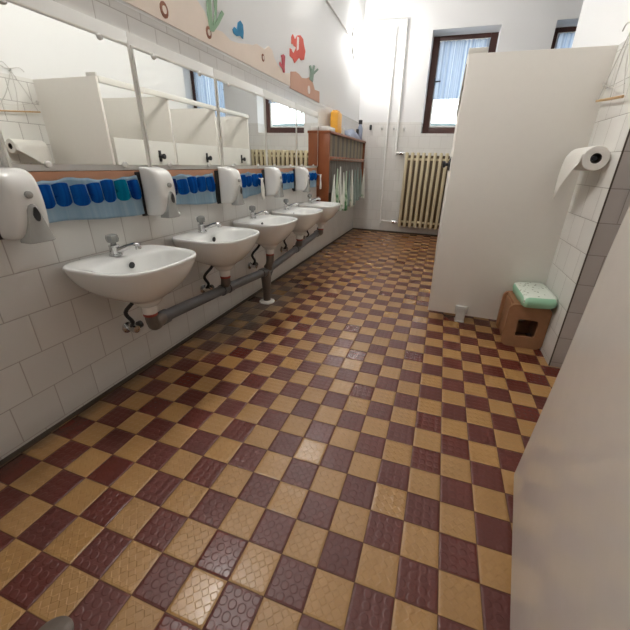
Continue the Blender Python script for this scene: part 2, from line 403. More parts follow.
# ------------------------------------------------------------------ mirrors
def make_mirror():
    r = empty('wall_mirror', (UL, 2.35, 9.12), '', 'mirror', 'wall mirrors above the basins')
    MB().box((0, .01, 0), (.14, 5.51, 4.98), .02).build('mirror_backing', m_frame, r)
    g = MB().box((.14, .14, .2), (.20, 5.38, 4.45)).build('mirror_glass', m_mirror, r, smooth=False)
    e = MB(); e.box((.14,.06,.12),(.21,.13,4.55)); e.box((.14,5.39,.12),(.21,5.46,4.55)); e.box((.14,.06,4.5),(.19,5.46,4.56)); 
    e.build('edge_trim', m_edge, r, smooth=False)
    for y in (1.2, 4.2):
        for z in (.2, 4.45):
            MB().lathe([(.02,.13),(.11,.14),(.11,.24),(.06,.28)], (0, y, z), 'x', 12).build('mirror_clip', m_whiteplas, r)
    return r
ML = ['mirror nearest the camera, reflecting the paper roll and end stall panel', 'second mirror from the camera, reflecting two stall doors and their knobs',
      'third mirror from the camera, reflecting the last stall and blue curtain', 'fourth mirror from the camera, reflecting bright window and radiator', 'far mirror beside the orange towel rack']
mir = make_mirror()
for i, l in enumerate(ML):
    o = mir if i == 0 else copy_tree(mir)
    o.location = Vector((UL, 2.35+5.52*i, 9.12))*S; o['label'] = l
# peach board under the mirrors
tag(MB((UL, 2.3, 8.4)).box((UL, 2.3, 8.38), (UL+.12, 30.0, 9.1), .02).build('mounting_board', m_rail), 'long peach wooden board fixed along the wall under the mirrors', 'board')
# round wall screws above the mirrors are left on the wall as hooks
for i in range(5):
    pass

# ------------------------------------------------------------------ painted card cut-outs over the mirrors
def cut(name, pts, m, parent=None, u=UL-.01, t=.06, o=None):
    o = o or (u, pts[0][0], pts[0][1])
    b = MB(o); b.prism([(u, p[0], p[1]) for p in pts], (t, 0, 0)); return b.build(name, m, parent, smooth=False)
sand_top = [(3,16.3),(5,16.7),(7,16.2),(9,15.95),(10.78,16.05),(12.7,16.71),(13.23,16.44),(13.64,15.9),(14.67,16.03),(15.44,15.85),(16.28,15.95),(17.2,16.16),(17.98,16.3),(18.5,16.5),(18.91,16.48),(19.56,16.48),(20.15,16.8),(20.66,16.71),(20.95,16.32),(21.55,15.99),(22.77,15.8),(23.62,16.0)]
sand = cut('paper_seabed', [(3,15.12)]+sand_top+[(23.62,15.12)], m_card)
tag(sand, 'long peach card strip cut like a sandy seabed above the mirrors', 'wall decoration')
for (y, z), s_ in (((10.27,15.54),.3), ((13.39,15.63),.27), ((19.24,15.94),.22)):
    ring = [(y+.8*s_*math.cos(t*PI/6), z+s_*math.sin(t*PI/6)) for t in range(12)]
    p = cut('shell', ring, m_shell, sand, u=UL+.05, t=.04, o=(UL,3,15.12))
    q_ = cut('shell_center', [(y+.4*s_*math.cos(t*PI/6), z+.5*s_*math.sin(t*PI/6)) for t in range(12)], m_card, p, u=UL+.09, t=.02, o=(UL,3,15.12))
rock = cut('paper_rock', [(23.62,15.0),(23.81,16.12),(24.76,16.32),(25.41,16.29),(26.1,16.15),(27.19,16.33),(28.15,16.64),(28.76,16.25),(29.2,15.83),(30.51,15.92),(30.56,14.98)], m_card2, t=.07)
tag(rock, 'brown card rock cut-out at the far end of the seabed strip', 'wall decoration')
cut('shell', [(27.65+.28*math.cos(t*PI/6), 15.56+.32*math.sin(t*PI/6)) for t in range(12)], m_white, rock, u=UL+.07, t=.04, o=(UL,23.62,15.0))
tag(cut('painted_seaweed', [(13.49,15.73),(13.41,16.46),(13.5,17.6),(13.75,18.4),(13.8,17.5),(13.75,16.23),(13.8,15.99),(14.09,16.68),(14.1,17.19),(14.2,18.2),(14.4,17.6),(14.23,16.72),(13.95,16.11),(14.71,16.95),(14.9,16.87),(14.28,16.2),(13.79,15.77)], m_leaf, u=UL+.05), 'tall pale green leafy seaweed rising out of the seabed strip', 'wall decoration')
tag(cut('painted_seaweed', [(27.76,16.38),(27.95,16.93),(27.75,17.35),(28.02,17.47),(28.34,17.13),(28.73,17.63),(29.06,17.64),(28.74,17.09),(29.77,17.61),(29.99,17.54),(28.75,16.91),(28.55,16.3)], m_teal, u=UL+.07), 'small grey-green branching seaweed on top of the brown rock', 'wall decoration')
tag(cut('painted_coral', [(22.34,15.75),(22.22,15.94),(21.69,16.12),(21.8,16.3),(22.15,16.12),(22.16,16.63),(22.0,16.72),(22.41,16.9),(22.68,16.83),(22.56,16.11),(22.6,15.8)], m_coral, u=UL+.05), 'small raspberry red coral between the seabed strip and the rock', 'wall decoration')
bf = cut('painted_fish', [(15.78,16.45),(15.96,16.62),(16.24,16.57),(16.39,16.95),(16.66,17.12),(16.92,17.01),(16.94,16.63),(16.85,16.3),(16.56,16.38),(16.17,16.25),(15.87,16.29)], m_blue)
tag(bf, 'small blue painted fish on the white wall above the strip', 'wall decoration')
rf = cut('painted_fish', [(24.06,18.4),(24.3,18.62),(24.75,18.4),(25.2,18.8),(25.8,18.98),(26.4,18.89),(26.6,18.51),(26.89,18.2),(26.6,17.53),(25.94,17.35),(25.6,17.47),(25.0,17.1),(24.61,16.85),(24.31,17.06),(23.7,17.12),(23.72,17.6),(24.32,17.6),(24.65,17.87),(24.4,18.02),(24.04,17.96)], m_red)
tag(rf, 'large red-orange painted fish with white bands on the white wall', 'wall decoration')
for st in ([(25.1,18.7),(25.5,18.75),(25.4,17.95),(25.0,17.75)], [(24.02,17.55),(24.55,17.92),(24.8,17.9),(24.35,17.45)]):
    cut('white_band', st, m_white, rf, u=UL+.05, t=.02, o=(UL,24.06,18.4))

# ------------------------------------------------------------------ washbasins
def dring(wd, c, fr, bk, z, v0=0, n=40, nf=2.9, nb=4.5):
    out = []
    for k in range(n):
        t = 2*PI*k/n; cs, sn = math.cos(t), math.sin(t)
        e = nf if sn >= 0 else nb
        out.append((c+(fr if sn >= 0 else bk)*math.copysign(abs(sn)**(2/e), sn), v0+wd*math.copysign(abs(cs)**(2/e), cs), z))
    return out
def make_basin():
    r = empty('washbasin', (UL, 4.65, 5.9), '', 'washbasin', 'white washbasins along the tiled wall')
    b = MB()
    R = [dring(.45, 1.9, .45, .45, -1.95, nb=2.2, nf=2.2), dring(.5, 1.9, .5, .5, -1.6, nb=2.2, nf=2.2), dring(.95, 1.8, .9, 1.0, -1.42, nb=2.6),
         dring(1.45, 1.75, 1.3, 1.55, -1.1, nb=3.4), dring(1.76, 1.75, 1.62, 1.73, -.7), dring(1.97, 1.75, 1.80, 1.74, -.32), dring(2.06, 1.75, 1.89, 1.75, -.08),
         dring(2.08, 1.75, 1.92, 1.75, .02), dring(2.05, 1.75, 1.90, 1.72, .09), dring(1.97, 1.75, 1.82, 1.6, .10),
         dring(1.82, 2.05, 1.40, .98, .05, nb=3), dring(1.75, 2.1, 1.29, .92, -.06, nb=3), dring(1.62, 2.1, 1.15, .80, -.38, nb=2.8),
         dring(1.42, 2.1, .92, .62, -.75, nb=2.5), dring(.95, 2.1, .6, .42, -1.0, nb=2.2), dring(.25, 2.05, .2, .2, -1.08, nb=2, nf=2)]
    b.rings(R)
    ba = b.build('basin', m_ceramic, r, ang=50)
    md = ba.modifiers.new('sub', 'SUBSURF'); md.levels = 1; md.render_levels = 2
    MB().lathe([(.01,.0),(.13,.0),(.13,.03),(.01,.03)], (1.34, .08, -.28), 'x', 14).build('overflow_hole', m_black, ba)
    MB().lathe([(.03,-1.05),(.24,-1.05),(.24,-1.0),(.05,-1.0)], (2.05, 0, 0), 'z', 16).build('drain_ring', m_chrome, ba)
    # mixer tap
    f = MB().lathe([(.24,.08),(.24,.14),(.19,.17),(.18,.42),(.2,.45),(.18,.50),(.07,.52)], (.72, 0, 0), 'z', 18)
    fa = f.build('tap_body', m_chrome, r)
    MB().tube([(.78,.02,.24),(1.05,.1,.36),(1.4,.22,.5),(1.6,.28,.5),(1.64,.3,.36)], [.12,.11,.1,.1,.11], 12, 4).build('spout', m_chrome, fa)
    MB().lathe([(.05,.50),(.1,.52),(.1,.58),(.2,.62),(.23,.74),(.21,.88),(.1,.92),(.01,.93)], (.72,0,0), 'z', 8).build('tap_knob', m_knob, fa)
    # hose, valve, trap
    MB().tube([(1.15,.45,-1.15),(.85,.35,-1.9),(.45,.05,-2.5),(.55,.2,-3.0),(.28,.3,-3.35)], .085, 8, 5).build('supply_hose', m_black, r)
    v = MB().lathe([(.26,.0),(.26,.06),(.13,.1),(.13,.42),(.17,.44),(.17,.6),(.05,.62)], (0,.3,-3.42), 'x', 14)
    v.tube([(.3,.3,-3.42),(.3,.3,-3.2)], .1); va = v.build('angle_valve', m_chrome, r)
    MB().lathe([(.04,.3),(.17,.34),(.17,.5),(.05,.54)], (.3,.3,-3.42), 'y', 10).build('valve_knob', m_darkplas, va)
    n = MB().lathe([(.27,-2.25),(.3,-2.2),(.3,-1.9),(.26,-1.88)], (1.9,0,0), 'z', 20).build('waste_nut', m_whiteplas, r)
    MB().lathe([(.27,-2.36),(.28,-2.34),(.28,-2.26),(.27,-2.24)], (1.9,0,0), 'z', 20).build('seal_ring', m_redseal, n)
    return r
BL = ['washbasin nearest the camera with red-sealed elbow drain', 'second washbasin from the camera, overlapped by the first', 'third washbasin, standing over the floor drain stack',
      'fourth washbasin from the camera, just beyond the drain stack', 'farthest washbasin, in front of the orange towel rack end']
bas = make_basin(); basins = []
for i, l in enumerate(BL):
    o = bas if i == 0 else copy_tree(bas)
    o.location = Vector((UL, 4.8+5.38*i, 5.92))*S; o['label'] = l; basins.append(o)
# each basin's own trap reaches the common pipe, which falls to the stack under the third one
def pipe_z(v):
    return 2.35+abs(v-15.45)*.075
PU = UL+1.55
for i, o in enumerate(basins):
    v = 4.8+5.38*i; zr = pipe_z(v)-5.9
    t = MB()
    if i == 0: t.tube([(1.9,0,-2.3),(1.9,.02,-2.62),(1.86,.15,-2.86),(1.7,.55,-2.90),(1.55,1.1,-2.88)], [.25,.25,.27,.27,.25], 14, 4)
    elif i == 2: t.tube([(1.9,0,-2.3),(1.88,0,-2.8),(1.7,0,-3.3)], [.28,.27,.24,.32], 14, 2)
    else: t.tube([(1.9,0,-2.3),(1.88,.02,-2.75),(1.72,.2,zr+.45),(1.55,.35,zr)], [.26,.23,.25,.24], 14, 4)
    t.build('drain_trap', m_oldpipe, o)
wp = MB((PU, 15.45, 0))
wp.tube([(PU, 5.65, 2.98), (PU, 6.4, 2.97), (PU, 10.4, pipe_z(10.4)), (PU, 15.45, pipe_z(15.45))], .27, 16)
wp.tube([(PU, 15.45, pipe_z(15.45)), (PU, 20.8, pipe_z(20.8)), (PU, 26.4, pipe_z(26.4)), (PU, 26.75, 3.3)], .26, 16)
for v in (5.75, 10.4, 10.95, 15.0, 21.1, 26.3): 
    zz = 2.98 if v < 6 else pipe_z(v)
    wp.lathe([(.27,-.22),(.33,-.2),(.33,.2),(.27,.22)], (PU, v, zz), 'y', 16)
pp = wp.build('waste_pipe', m_pipe); tag(pp, 'long grey plastic waste pipe running along the wall under the basins', 'pipe')
MB((PU,15.45,0)).tube([(PU,15.45,.12),(PU+.02,15.45,1.0),(PU+.02,15.45,1.9),(PU,15.45,2.4)], [.26,.3,.36,.3], 18).build('down_stack', m_oldpipe, pp)
MB((PU,15.45,0)).lathe([(.55,.0),(.56,.06),(.42,.14),(.27,.16)], (PU,15.45,0), 'z', 24).build('floor_collar', m_whiteplas, pp)
MB((PU,15.45,0)).tube([(PU,16.4,2.42),(PU,15.9,2.0),(PU,15.5,1.55)], .22, 12).build('branch', m_pipe, pp)

# ------------------------------------------------------------------ soap dispensers
def make_disp():
    r = empty('soap_dispenser', (UL, 1.6, 8.1), '', 'soap dispenser', 'white soap dispensers between the mirrors and basins')
    MB().box((.125, -.03, -.92), (.24, 1.03, .92), .03).box((-.01,.1,-.85),(.14,.9,.2)).build('back_plate', m_darkplas, r)
    h = MB(); rings = []
    prof = [(-.90,.55,.30,.86),(-.84,.95,.12,.96),(-.5,1.12,.06,1.0),(.2,1.18,.04,1.0),(.7,1.10,.03,1.0),(.95,.98,.04,.99),(1.08,.7,.08,.95),(1.12,.4,.12,.9)]
    for z, dep, a, w_ in prof:
        n = 28; ring = []
        for k in range(n):
            t = 2*PI*k/n; cs, sn = math.cos(t), math.sin(t)
            ring.append((.24+dep/2+dep/2*math.copysign(abs(cs)**.45, cs), .5+(w_)/2*math.copysign(abs(sn)**.5, sn), z))
        rings.append(ring)
    h.rings(rings); ho = h.build('housing', m_whiteplas, r, ang=60)
    md = ho.modifiers.new('sub', 'SUBSURF'); md.levels = 1; md.render_levels = 1
    # lever: grey arched tongue on the lower front
    lv = MB(); LV = [(.16,.03,1.43),(.12,.10,1.45),(.0,.16,1.47),(-.3,.21,1.47),(-.6,.28,1.47),(-.80,.33,1.49),(-.92,.36,1.50),(-.95,.35,1.44)]
    lv.rings([[(1.0,.5-w_,z),(xf-.05,.5-w_,z),(xf,.5-w_*.75,z),(xf+.02,.5,z),(xf,.5+w_*.75,z),(xf-.05,.5+w_,z),(1.0,.5+w_,z)] for z, w_, xf in LV])
    le = lv.build('lever', m_greyplas, r, ang=40)
    db = MB().rings([[(1.44+(.06 if k else 0)-.04*j, .5+(.085-.02*j)*(1-.35*max(0,math.sin(t_)))*math.cos(t_), -.12+(.2-.03*j)*math.sin(t_)) for t_ in [2*PI*q_/16 for q_ in range(16)]] for k, j in ((0,0),(1,0),(1,-.4))])
    db.build('lever_button', m_darkplas, le)
    MB().lathe([(.01,1.38),(.10,1.38),(.10,1.45),(.04,1.47)], (0,.5,.42), 'x', 14).build('sight_glass', m_greyplas, r)
    return r
DL = ['white soap dispenser cut by the left edge of the photo', 'white soap dispenser between the first and second basins', 'white soap dispenser above the gap between second and third basins',
      'fourth white soap dispenser, between third and fourth mirrors', 'white soap dispenser nearest the orange towel rack']
dsp = make_disp()
for i, l in enumerate(DL):
    o = dsp if i == 0 else copy_tree(dsp)
    o.location = Vector((UL, 1.45+5.57*i, 8.12))*S; o['label'] = l

# ------------------------------------------------------------------ blue pocket cloths
CLB = [('blue pocket cloth nearest the camera with seven pockets, one teal', 2.75, 6.95, 7, 3), ('blue pocket cloth between the first two full dispensers, navy end pocket', 8.5, 12.2, 5, 4),
       ('blue pocket cloth behind the hanging white paper towel', 14.1, 17.9, 5, 5), ('blue pocket cloth under the fourth mirror', 19.5, 23.5, 5, 6), ('blue pocket cloth under the farthest mirror', 25.1, 29.2, 5, 7)]
for ci, (l, a, b, npk, sd) in enumerate(CLB):
    rg = random.Random(sd); o = (UL+.2, a, 8.9)
    ph = rg.random()*6
    def top_(i, ci=ci, ph=ph): return 8.88-.12*abs(math.sin(i*PI*2+.3))
    def f(i, j, a=a, b=b, ph=ph):
        zt = 8.95-.12*abs(math.sin(i*5+ph))-.05*abs(math.sin(i*17+ph)); zb = 7.42+.1*math.sin(i*4+ph)
        return (UL+.26+.10*j*math.sin(i*14+ph)+.10*j, a+(b-a)*(i+.012*math.sin(j*5)), zt+(zb-zt)*j)
    m_ = MB(o); m_.grid(f, 40, 14); cl = solid(m_.build('pocket_cloth', m_gauze), .03); tag(cl, l, 'pocket organizer', 'blue pocket cloths hanging under the mirrors')
    for k in range(npk):
        w0 = a+(b-a)*((k+.05)/npk); w1 = a+(b-a)*((k+.99)/npk)
        zb = 7.93+.06*rg.random(); zt = 8.68+.12*rg.random()
        def g(i, j, w0=w0, w1=w1, zb=zb, zt=zt):
            s_ = math.sin(PI*i)**.5*math.sin(PI*min(.999, j*.85+.15))**.5
            zz = zt+(zb-zt)*j; dz = .12*(abs(2*i-1)**3)
            jj = max(0, min(1, (8.9-zz)/1.48))
            ii = (w0+(w1-w0)*i-a)/(b-a)
            return (f(ii, jj)[0]+.03+.16*s_, w0+(w1-w0)*i, zz+(dz if j > .5 else -dz*.5))
        p = MB(o).grid(g, 8, 6).build('pocket', (m_pockt if (ci == 0 and k == 5) else m_pockd if (ci == 1 and k == 0) else m_pock), cl)
        if ci == 0 and k == 5: p['label'] = 'teal pocket'
        if ci == 1 and k == 0: p['label'] = 'navy pocket'
# white paper towels hanging by the third and last cloths
def paper(y, l, sc=1):
    o = (UL+.5, y, 8.3); b = MB(o)
    def f(i, j): 
        wv = .32*sc*(.55+.45*math.sin(PI*min(1, j*1.05)))
        return (UL+.78+.08*math.sin(i*5+j*2), y+(i-.5)*2*wv, 8.45-1.25*j+.1*math.sin(i*6))
    b.grid(f, 12, 10); p = solid(b.build('paper_towel', m_paper), .06); MB(o).tube([(UL+.05,y,8.5),(UL+.55,y,8.5),(UL+.84,y,8.42),(UL+.86,y,8.55)],.04,6).build('hook', m_chrome, p); return tag(p, l, 'paper towel', 'white paper towels hanging by the cloths')
paper(17.0, 'white folded paper towel hanging by the third pocket cloth')
paper(29.2, 'white folded paper towel hanging by the farthest pocket cloth', .9)
# small soap dish ledge behind third tap
# ------------------------------------------------------------------ towel rack
RA, RB, RU = 30.15, 46.6, UL+1.35
rk = empty('towel_rack', (UL, RA, 4.4), 'orange wooden towel rack with vertical dividers on the wall in the far left corner', 'towel rack')
def rb(a, b, name, m, bev=.03): return MB((UL,RA,4.4)).box(a, b, bev).build(name, m, rk)
rb((UL, RA, 5.2), (RU, RA+.22, 12.3), 'side_panel', m_wood)
rb((UL, RB-.22, 5.2), (RU, RB, 12.3), 'side_panel', m_wood)
rb((UL, RA-.03, 12.3), (RU+.08, RB+.03, 12.55), 'top_board', m_wood)
rb((RU-.25, RA+.22, 9.85), (RU, RB-.22, 10.25), 'mid_rail', m_wood)
rb((UL, RA+.22, 9.95), (RU-.26, RB-.22, 10.1), 'shelf', m_wood)
rb((UL, RA+.22, 4.7), (UL+.1, RB-.22, 12.3), 'back_board', m_slatd)
nd = 18
for k in range(1, nd):
    v = RA+.22+(RB-RA-.44)*k/nd
    MB((UL,RA,4.4)).box((UL+.1, v-.05, 10.12), (RU-.1, v+.05, 12.3)).build('divider', m_slat2 if k % 2 else m_slat, rk, smooth=False)
    MB((UL,RA,4.4)).box((UL+.1, v-.05, 6.6), (RU-.2, v+.05, 9.85)).build('divider', m_slat, rk, smooth=False)
ordn = ['nearest', 'second', 'third', 'fourth', 'fifth', 'sixth', 'seventh', 'eighth', 'ninth', 'tenth', 'eleventh']
tw = [(31.0,1.0,0),(32.1,.9,1),(33.3,1.1,0),(34.6,1.0,0),(35.8,1.1,1),(37.2,1.0,2),(38.6,1.1,0),(40.0,1.0,2),(41.6,.9,2),(43.4,.8,2),(45.4,.9,0)]
for k, (v, w_, c) in enumerate(tw):
    rg = random.Random(40+k); ph = rg.random()*6; zt = 9.3-.9*rg.random(); zb = 4.75-.5*rg.random()
    if k > 7: zb += .6
    o = (RU, v, zt)
    b = MB(o)
    rings = []
    for j in range(15):
        t = j/14; ww = w_*(.04+.6*min(1,t*1.4)**.8)*(1+.06*math.sin(t*9+ph)); dd = .05+.2*t
        z = zt+(zb-zt)*t; ring = []
        for i in range(24):
            a = 2*PI*i/24; fl = 1+.22*math.sin(a*5+ph+t*1.5)*min(1, t*2)
            ring.append((RU+.34+dd*math.cos(a)*fl, v+.1*math.sin(t*4+ph)+ww*.78*math.sin(a)*fl, z))
        rings.append(ring)
    b.rings(rings)
    hk = MB(o).tube([(RU-.06,v,9.98),(RU+.3,v,9.98),(RU+.36,v,10.12)],.05,6).tube([(RU+.3,v,10.0),(RU+.36,v,zt-.02)],.022,6)
    t_ = b.build('hand_towel', (m_towel1, m_towel2, m_towel3)[c], ang=80)
    tag(t_, '%s towel from the near end of the orange rack, %s' % (ordn[k], ('white with green print', 'mostly green', 'grey-green')[c]), 'towel', 'towels hanging in the orange rack')
    hk.build('hanging_loop', m_slat, t_)
    if False:
        q_ = MB(o); z0, z1 = zb-.02, zb+1.1
        rings = []
        for j in range(6):
            t = 1-(j/5)*.3; ww = w_*.73; dd = .54
            rings.append([(RU-.05+dd*math.cos(2*PI*i/24)*(1+.22*math.sin(2*PI*i/24*5+ph+t*1.5)), v+.1*math.sin(t*4+ph)+ww*.8*math.sin(2*PI*i/24)*(1+.22*math.sin(2*PI*i/24*5+ph+t*1.5)), z0+(z1-z0)*j/5) for i in range(24)])
        q_.rings(rings); q_.build('green_hem', m_towel2, t_, ang=80)
# things on top of the rack
zt = 12.55
tag(MB((-13.4,31,zt)).box((-13.95,30.3,zt),(-12.95,32.6,zt+.42),.08).build('white_box', m_whiteplas), 'flat white box on the near end of the orange rack', 'box')
yb = MB((-13.4,34,zt)); yb.box((-13.85,33.4,zt),(-13.0,35.2,zt+2.1),.22,4)
yo = yb.build('yellow_canister', m_yellow); tag(yo, 'tall yellow plastic canister on top of the rack', 'canister')
MB((-13.4,34,zt)).box((-13.7,33.7,zt+2.1),(-13.15,34.9,zt+2.22),.06).build('canister_lid', m_yellow, yo)
tag(MB((-13.4,36.2,zt)).lathe([(.3,zt),(.32,zt+.05),(.3,zt+.7),(.2,zt+.8)], (-13.3,36.3,0), 'z', 16).build('white_cup', m_whiteplas), 'small white cup between the yellow canister and the blue cloth', 'cup')
b = MB((-13.4,40,zt))
rg = random.Random(5)
rings = []
for j in range(14):
    t = j/13; v = 37.8+6.0*t; hgt = .3+.62*math.sin(PI*min(1,max(0,t)))**.6*(1+.2*math.sin(t*17)); ring = []
    for i in range(14):
        a = PI*i/13; rr = .62*(1+.1*math.sin(a*4+t*9)); ring.append((-13.38+rr*math.cos(a), v, zt+.01+hgt*math.sin(a)*(1+.12*math.sin(a*5+t*20))))
    rings.append(ring)
b.rings(rings); tag(b.build('folded_cloth', m_bluegrey, ang=80), 'crumpled blue-grey cloth bundle on top of the rack', 'cloth')
bt = MB((-13.3,44.6,zt)).lathe([(.3,zt),(.33,zt+.1),(.33,zt+1.5),(.2,zt+1.85),(.16,zt+1.95)], (-13.2,44.8,0), 'z', 18).build('spray_bottle', m_bluegrey)
tag(bt, 'slim grey bottle with black cap at the far end of the rack', 'bottle')
MB((-13.3,44.6,zt)).lathe([(.16,zt+1.95),(.26,zt+1.97),(.26,zt+2.45),(.1,zt+2.5)], (-13.2,44.8,0), 'z', 14).build('bottle_cap', m_black, bt)
tg = MB((-13.1,43.8,zt)); tg.tube([(-13.4,43.98,zt+.1),(-13.4,44.2,zt+1.3)], [.12,.2], 10); tag(tg.build('brush_handle', m_darkplas), 'dark brush leaning beside the black-capped bottle', 'brush')
# black cloth below the far end of the rack
kb = MB((RU,45.9,6)); kb.box((UL+.2,45.75,4.6),(UL+1.1,46.3,5.5),.18,3); kb.tube([(UL+.7,46.0,5.4),(UL+.7,46.1,7.2)],.05,6); tag(kb.build('black_hand_brush', m_black), 'small black brush hanging low at the far end of the rack', 'brush')

# hooks on the far wall
for k, (x, z, m__) in enumerate([(-12.27,14.43,m_black),(-10.7,14.31,m_alu),(-9.02,14.31,m_alu),(-7.64,14.2,m_alu)]):
    b = MB((x,VF,z)); b.box((x-.13,VF-.12,z-.25),(x+.13,VF,z+.25),.04); b.tube([(x,VF-.1,z-.05),(x,VF-.42,z-.2),(x,VF-.5,z+.08)],.07,8,3)
    if k == 0: b.box((x-.14,VF-.4,z-.4),(x+.14,VF-.1,z+.25),.06)
    tag(b.build('wall_hook', m__), ['black hook at the left end of the far wall row','grey hook just right of the black one','grey hook third from the left corner','grey hook nearest the radiator pipe'][k], 'hook', 'hooks on the far wall tiling')

# ------------------------------------------------------------------ lamp, conduit, pipes, radiator
lp = empty('wall_lamp', (UL, 43.3, 23.0), 'lit round opal wall lamp high in the far left corner', 'lamp', 'round opal lamps high on the sink wall')
MB().lathe([(1.66,.0),(1.70,.04),(1.70,.2),(1.6,.26)], (0,0,0), 'x', 40).build('lamp_base', m_greyplas, lp)
MB().lathe([(1.6,.24),(1.66,.4),(1.6,.75),(1.35,1.12),(.95,1.36),(.45,1.5),(.05,1.54)], (0,0,0), 'x', 40).build('lamp_shade', m_lamp, lp)
for y_, l_ in ((25.2, 'round opal wall lamp above the fish, just over the top of the photo'), (7.0, 'round opal wall lamp above the nearest mirrors, outside the photo')):
    o = copy_tree(lp); o.location = Vector((UL, y_, 26.2 if y_ > 20 else 24.6))*S; o['label'] = l_
    for ch in o.children:
        if ch.name.startswith('lamp_shade'): ch.data = ch.data.copy(); ch.data.materials[0] = m_lampn if y_ < 20 else m_lampm
tag(MB((UL,32,24)).box((UL,24.0,24.55),(UL+.16,24.1,24.75)).tube([(UL+.1,24.0,24.7),(UL+.1,31.8,23.35),(UL+.1,41.6,22.95)],.1,8).build('cable_conduit', m_pip), 'thin white cable conduit running down the wall to the lamp', 'conduit')
PV = VF-.22
a = MB((-10,VF,10)).tube([(UL+.15,PV,26.2),(-9.2,PV,26.15),(-8.75,PV,25.95),(-8.62,PV,25.55),(-8.50,PV,18),(-8.42,PV,11.5),(-8.2,PV,11.18),(-7.1,PV-.35,11.15)],.13,12,6)
o1 = a.build('heating_pipe', m_pip); tag(o1, 'outer white heating pipe going to the top of the radiator', 'pipe', 'white heating pipes')
MB((-10,VF,10)).lathe([(.2,-.35),(.28,-.3),(.28,.25),(.15,.3)], (-7.55,PV-.2,11.15), 'x', 12).build('radiator_valve', m_chrome, o1)
a = MB((-10,VF,10)).tube([(UL+.15,PV,25.2),(-10.5,PV,25.15),(-10.0,PV,24.95),(-9.9,PV,24.5),(-9.9,PV,12),(-9.75,PV,2.2),(-9.5,PV,1.75),(-7.1,PV-.35,1.7)],.11,12,6)
o2 = a.build('heating_pipe', m_pip); tag(o2, 'inner white heating pipe going down to the bottom radiator valve', 'pipe', 'white heating pipes')
MB((-10,VF,10)).lathe([(.18,-.35),(.3,-.3),(.3,.25),(.15,.3)], (-7.6,PV-.25,1.72), 'x', 12).build('radiator_valve', m_chrome, o2)
rd = empty('radiator', (-6.95, 46.2, 1.0), 'cream ribbed panel radiator under the window beside the stalls', 'radiator')
RP = .755; nr = 14
for k in range(nr):
    x = k*RP
    MB().box((x, 0, .12), (x+.41, .95, 10.25), .12, 3).build('section', m_rad, rd)
    if k < nr-1:
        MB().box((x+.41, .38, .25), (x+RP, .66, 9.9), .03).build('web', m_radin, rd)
t = MB(); 
t.tube([(.1,.5,.9),(nr*RP-.5,.5,.9)], .2, 10); t.tube([(.1,.5,9.4),(nr*RP-.5,.5,9.4)], .2, 10)
for x in (1.0, nr*RP-1.4): t.box((x-.08,.85,8.6),(x+.08,1.195,8.9))
t.build('header_tube', m_rad, rd)

# ------------------------------------------------------------------ toilet stalls
st = empty('toilet_stalls', (-1.1, 17.2, 0), 'row of low cream toilet stalls along the right, with end panel facing the camera', 'toilet stall')
so = (-1.1, 17.2, 0)
MB(so).box((-1.1,17.2,.47),(8.2,17.4,15.0),.03).build('end_panel', m_board, st)
bays = [17.4, 24.3, 31.4, 38.4]
for v in bays[1:]:
    MB(so).box((-1.05,v,.47),(8.2,v+.2,14.85),.03).build('divider_panel', m_board, st)
rl = MB(so).box((-1.16,17.4,14.62),(-.94,38.65,15.05),.03); rl.build('top_rail', m_edge, st)
MB(so).box((-1.14,17.22,15.0),(-.2,17.38,15.25),.03).build('rail_cap', m_edge, st)
for k in range(3):
    v0, v1 = bays[k]+.25, bays[k+1]-.05
    d = MB(so).box((-1.1,v0+.04,1.4),(-.92,v1-.04,11.0),.03).build('stall_door', m_edge, st)
    kn = MB(so).lathe([(.05,.0),(.2,-.02),(.2,-.1),(.1,-.14),(.1,-.3),(.22,-.36),(.24,-.5),(.1,-.56)], (-1.1, bays[k]+4.9, 9.75), 'x', 16)
    kn.box((-1.16,bays[k]+4.75,9.3),(-1.1,bays[k]+5.05,10.25),.02)
    kn.build('door_knob', m_darkplas, d)
ft = MB(so).box((.72,17.05,0),(1.3,17.2,1.12),.04); ft.box((.70,17.0,0),(1.32,17.55,.1),.03); ft.box((.62,17.08,.62),(1.42,17.2,1.15),.03)
ft.lathe([(.02,-.04),(.09,-.04),(.09,.0),(.02,.0)],(.85,17.06,.9),'y',10); ft.lathe([(.02,-.04),(.09,-.04),(.09,.0),(.02,.0)],(1.2,17.06,.9),'y',10)
ft.build('foot_bracket', m_alu, st)

# near partition board, leaning front edge
A_ = Vector((2.3,4.72,.25)); d_ = Vector((.177,.984,0)); n_ = Vector((.984,-.177,0))
cx, cy = -1.362, -4.922
nb = MB((2.3,4.7,0))
def npnt(u_, v_, z): return (u_, v_, z)
pl = [(2.26,4.66,.22), (2.13,3.70,5.27), (2.13,3.67,7.42), (2.02,3.10,9.15), (1.93,2.6,11.5), (1.8,1.9,15.0)]
base = Vector((2.35,4.88,0)); 
def onpl(s_, z): p = base+d_*s_; return (p.x, p.y, z)
prof = [onpl(-14.5,.22), onpl(-.22,.22), onpl(-1.28,5.27), onpl(-1.66,8.0), onpl(-2.0,9.5), onpl(-3.0,15.0), onpl(-14.5,15.0)]
nb.prism(prof, n_*.28)
npb = nb.build('partition_board', m_gloss, smooth=False); tag(npb, 'glossy cream partition board close to the camera at the right edge', 'partition')
bv = npb.modifiers.new('bev', 'BEVEL'); bv.width = .004; bv.segments = 2
MB((2.3,4.7,0)).box((1.9,0,0),(2.2,.5,.3),.04).build('board_foot', m_alu, npb)

